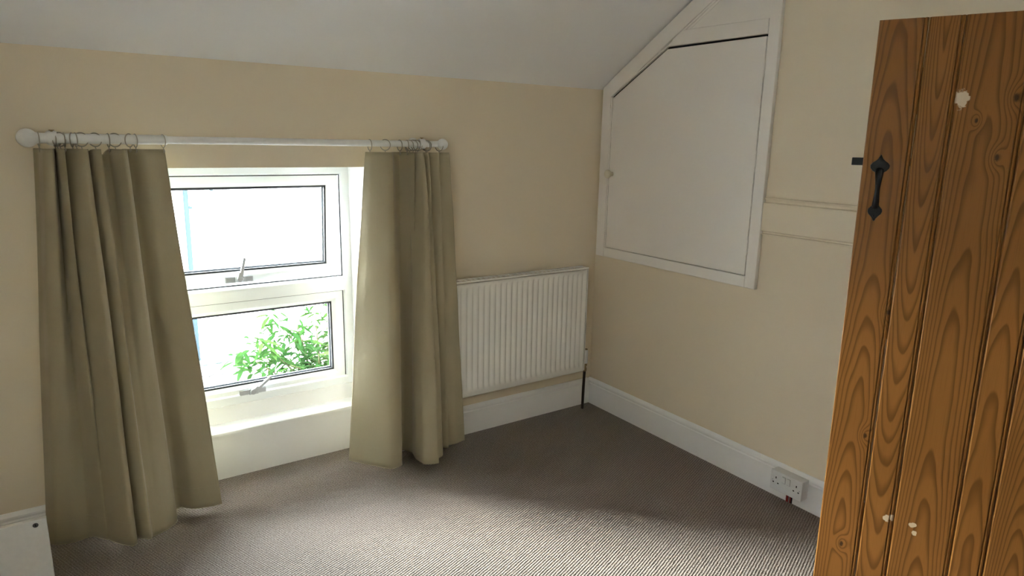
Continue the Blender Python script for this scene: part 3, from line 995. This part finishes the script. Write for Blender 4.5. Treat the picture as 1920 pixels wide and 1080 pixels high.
# ------------------------------------------------------------------ outside
GZ = -2.9
struct(box('ground', -30, 30, .36, 40, GZ - .2, GZ, 'ground'), 'pale paving outside below the window', 'ground')
nb_ = tag(empty('neighbour_house', (0, 7.0, GZ)), 'bright white rendered house wall seen through the window', 'building')
bm = bmesh.new(); bm_box(bm, -26, 9, 0, 5, 0, 3.85, 0); make('wall', bm, 'render', nb_)
bm = bmesh.new(); bm_prism(bm, [(-.2, 3.85), (2.5, 4.3), (5.2, 3.85)], -26.2, 9.2, "x"); make("roof", bm, 'tile', nb_)


def opart(name, pts, rad_, mat):
    bm = bmesh.new(); bm_tube(bm, [(x, y - 7.0, z - GZ) for x, y, z in pts], rad_, 8)
    return make(name, bm, mat, nb_, True)


dp = opart('downpipe', [(-1.035, 6.93, 1.05), (-1.040, 6.93, .4), (-1.05, 6.93, -.9), (-1.06, 6.93, -2.9)], .032, 'pipeout')
for zz in (.55, -.36):
    opart('pipe_clip', [(-1.04, 6.99, zz), (-1.04, 6.925, zz), (-.97, 6.925, zz - .02)], .018, 'pipeout')
opart('vent_pipe', [(-.709, 6.94, 1.05), (-.712, 6.94, .745)], .025, 'pipeout')
cb = [(-.70, 6.985, .50), (-.64, 6.985, .60), (-.56, 6.985, .63), (-.50, 6.985, .55), (-.497, 6.985, .43), (-.515, 6.985, 0.0), (-.534, 6.985, -.35), (-.55, 6.985, -.9), (-.53, 6.985, -1.2)]
opart('cable', cb, .006, 'cable')
lean_ = tag(empty('lean_to_roof', (-2.2, 6.35, -1.62)), 'low tiled lean-to roof at the foot of the white house', 'roof')
LO = Vector((-2.2, 6.35, -1.62))
bm = bmesh.new(); bm_prism(bm, [(.65, .0), (-1.1, -.62), (-1.1, -1.28), (.65, -1.28)], -2.4, 1.75, 'x'); make('body', bm, 'render', lean_)
bm = bmesh.new(); bm_box(bm, -2.4, 1.75, .50, .66, -.02, .05, .01); make('flashing', bm, 'flash', lean_)
bm = bmesh.new()
sg = 6
tw = .17
A = []
for j, (yy, zz) in enumerate(((0, 0), (-.25, 0))):
    A.append([bm.verts.new((tw * k / sg, yy, .028 * math.sin(math.pi * k / sg) ** 1.0)) for k in range(sg + 1)])
A.append([bm.verts.new((tw * k / sg, -.25, .028 * math.sin(math.pi * k / sg) - .014)) for k in range(sg + 1)])
for a, b in zip(A, A[1:]):
    for k in range(sg): bm.faces.new((a[k], a[k + 1], b[k + 1], b[k]))
tile0 = make('roof_tile', bm, 'tile', lean_, False)
sl_ = math.atan2(.62, 1.75)
fst = True
for rI in range(7):
    for cI in range(24):
        if fst: t_, fst = tile0, False
        else:
            t_ = tile0.copy(); COL.objects.link(t_)
        yy = .50 - rI * .215
        t_.location = (-2.38 + cI * .171 + (rI % 2) * .01, yy, (yy - .65) * math.tan(sl_) + .022 + rnd.uniform(-.004, .004))
        t_.rotation_euler = (sl_ - .05, 0, rnd.uniform(-.03, .03))

# leafy shrub below the window
shr = tag(empty('shrub', (-.45, 3.2, GZ)), 'bright green leafy shrub outside the lower pane', 'shrub')
SH = Vector((-.45, 3.2, GZ))
tips = []
r_ = random.Random(21)
bm = bmesh.new()
bm_tube(bm, [(0, 0, 0), (.03, .02, .8), (.0, 0, 1.5), (-.02, 0, 1.9)], [.05, .042, .034, .026], 8)
make('trunk', bm, 'bark', shr, True)
targets = [(-.80, -.05, 2.52), (-.68, -.2, 2.66), (-.52, .1, 2.80), (-.32, -.1, 2.72), (-.10, .05, 2.90), (.12, 0, 2.98), (-.45, -.3, 2.42), (-.22, -.35, 2.50), (.05, -.3, 2.62), (.25, -.1, 2.75), (.3, .2, 3.02), (-.75, .15, 2.36), (.18, .3, 2.85), (-.6, .3, 2.55), (.45, -.2, 2.5), (.5, .1, 2.8), (-.05, -.45, 2.3), (-.5, -.5, 2.25), (.3, -.45, 2.35)]
for tx, ty, tz in targets:
    bm = bmesh.new()
    z0 = r_.uniform(1.3, 1.85)
    mid = (tx * .45 + r_.uniform(-.05, .05), ty * .45 + r_.uniform(-.05, .05), z0 + (tz - z0) * .6)
    P = catmull([(0, 0, z0), mid, (tx, ty, tz)], 5)
    bm_tube(bm, P, [.013 - .010 * k / (len(P) - 1) for k in range(len(P))], 6)
    make('branch', bm, 'bark', shr, True)
    tips.append([Vector(p) for p in P])
bm = bmesh.new()
prof = [(0, .004), (.02, .011), (.05, .019), (.085, .017), (.115, .009), (.14, 0)]
vl = []
for x, w_ in prof:
    zz = -.9 * x * x
    vl.append([bm.verts.new((x, s * w_, zz + abs(s) * w_ * .35)) for s in ((-1, 0, 1) if w_ > 0 else (0,))])
for a, b in zip(vl, vl[1:]):
    if len(b) == 3:
        for k in range(2): bm.faces.new((a[k], a[k + 1], b[k + 1], b[k]))
    else:
        for k in range(2): bm.faces.new((a[k], a[k + 1], b[0]))
leaf0 = make('leaf', bm, 'leaf', shr, True)
# the uncountable inner foliage, too small and dense to pick apart
lv = [v.co.copy() for v in leaf0.data.vertices]; lf = [tuple(p.vertices) for p in leaf0.data.polygons]
V, F = [], []
for k in range(1500):
    P = tips[k % len(tips)]
    q = r_.uniform(.35, 1.0)
    i = min(int(q * (len(P) - 1)), len(P) - 2)
    pos = P[i].lerp(P[i + 1], q * (len(P) - 1) - i) + Vector((r_.gauss(0, .07), r_.gauss(0, .09), r_.gauss(-.04, .07)))
    mt = Matrix.Translation(pos) @ Matrix.Rotation(r_.uniform(0, 6.28), 4, 'Z') @ Matrix.Rotation(r_.uniform(-.3, .9), 4, 'Y') @ Matrix.Rotation(r_.uniform(-.7, .7), 4, 'X') @ Matrix.Scale(r_.uniform(.6, 1.1), 4)
    b0 = len(V)
    V += [tuple(mt @ c) for c in lv]; F += [tuple(b0 + a for a in f) for f in lf]
me = bpy.data.meshes.new('foliage'); me.from_pydata(V, [], F); me.materials.append(MAT['leaf'])
fo = bpy.data.objects.new('foliage', me); COL.objects.link(fo); fo.parent = shr; fo['kind'] = 'stuff'
first = True
for k in range(290):
    P = tips[k % len(tips)]
    q = r_.uniform(.45, 1.0)
    i = min(int(q * (len(P) - 1)), len(P) - 2)
    pos = P[i].lerp(P[i + 1], q * (len(P) - 1) - i)
    if first: l_, first = leaf0, False
    else:
        l_ = leaf0.copy(); COL.objects.link(l_)
    l_.location = pos
    l_.rotation_euler = (r_.uniform(-.5, .5), r_.uniform(-.3, .75), r_.uniform(0, 6.28))
    s_ = r_.uniform(.85, 1.5)
    l_.scale = (s_, s_, s_)
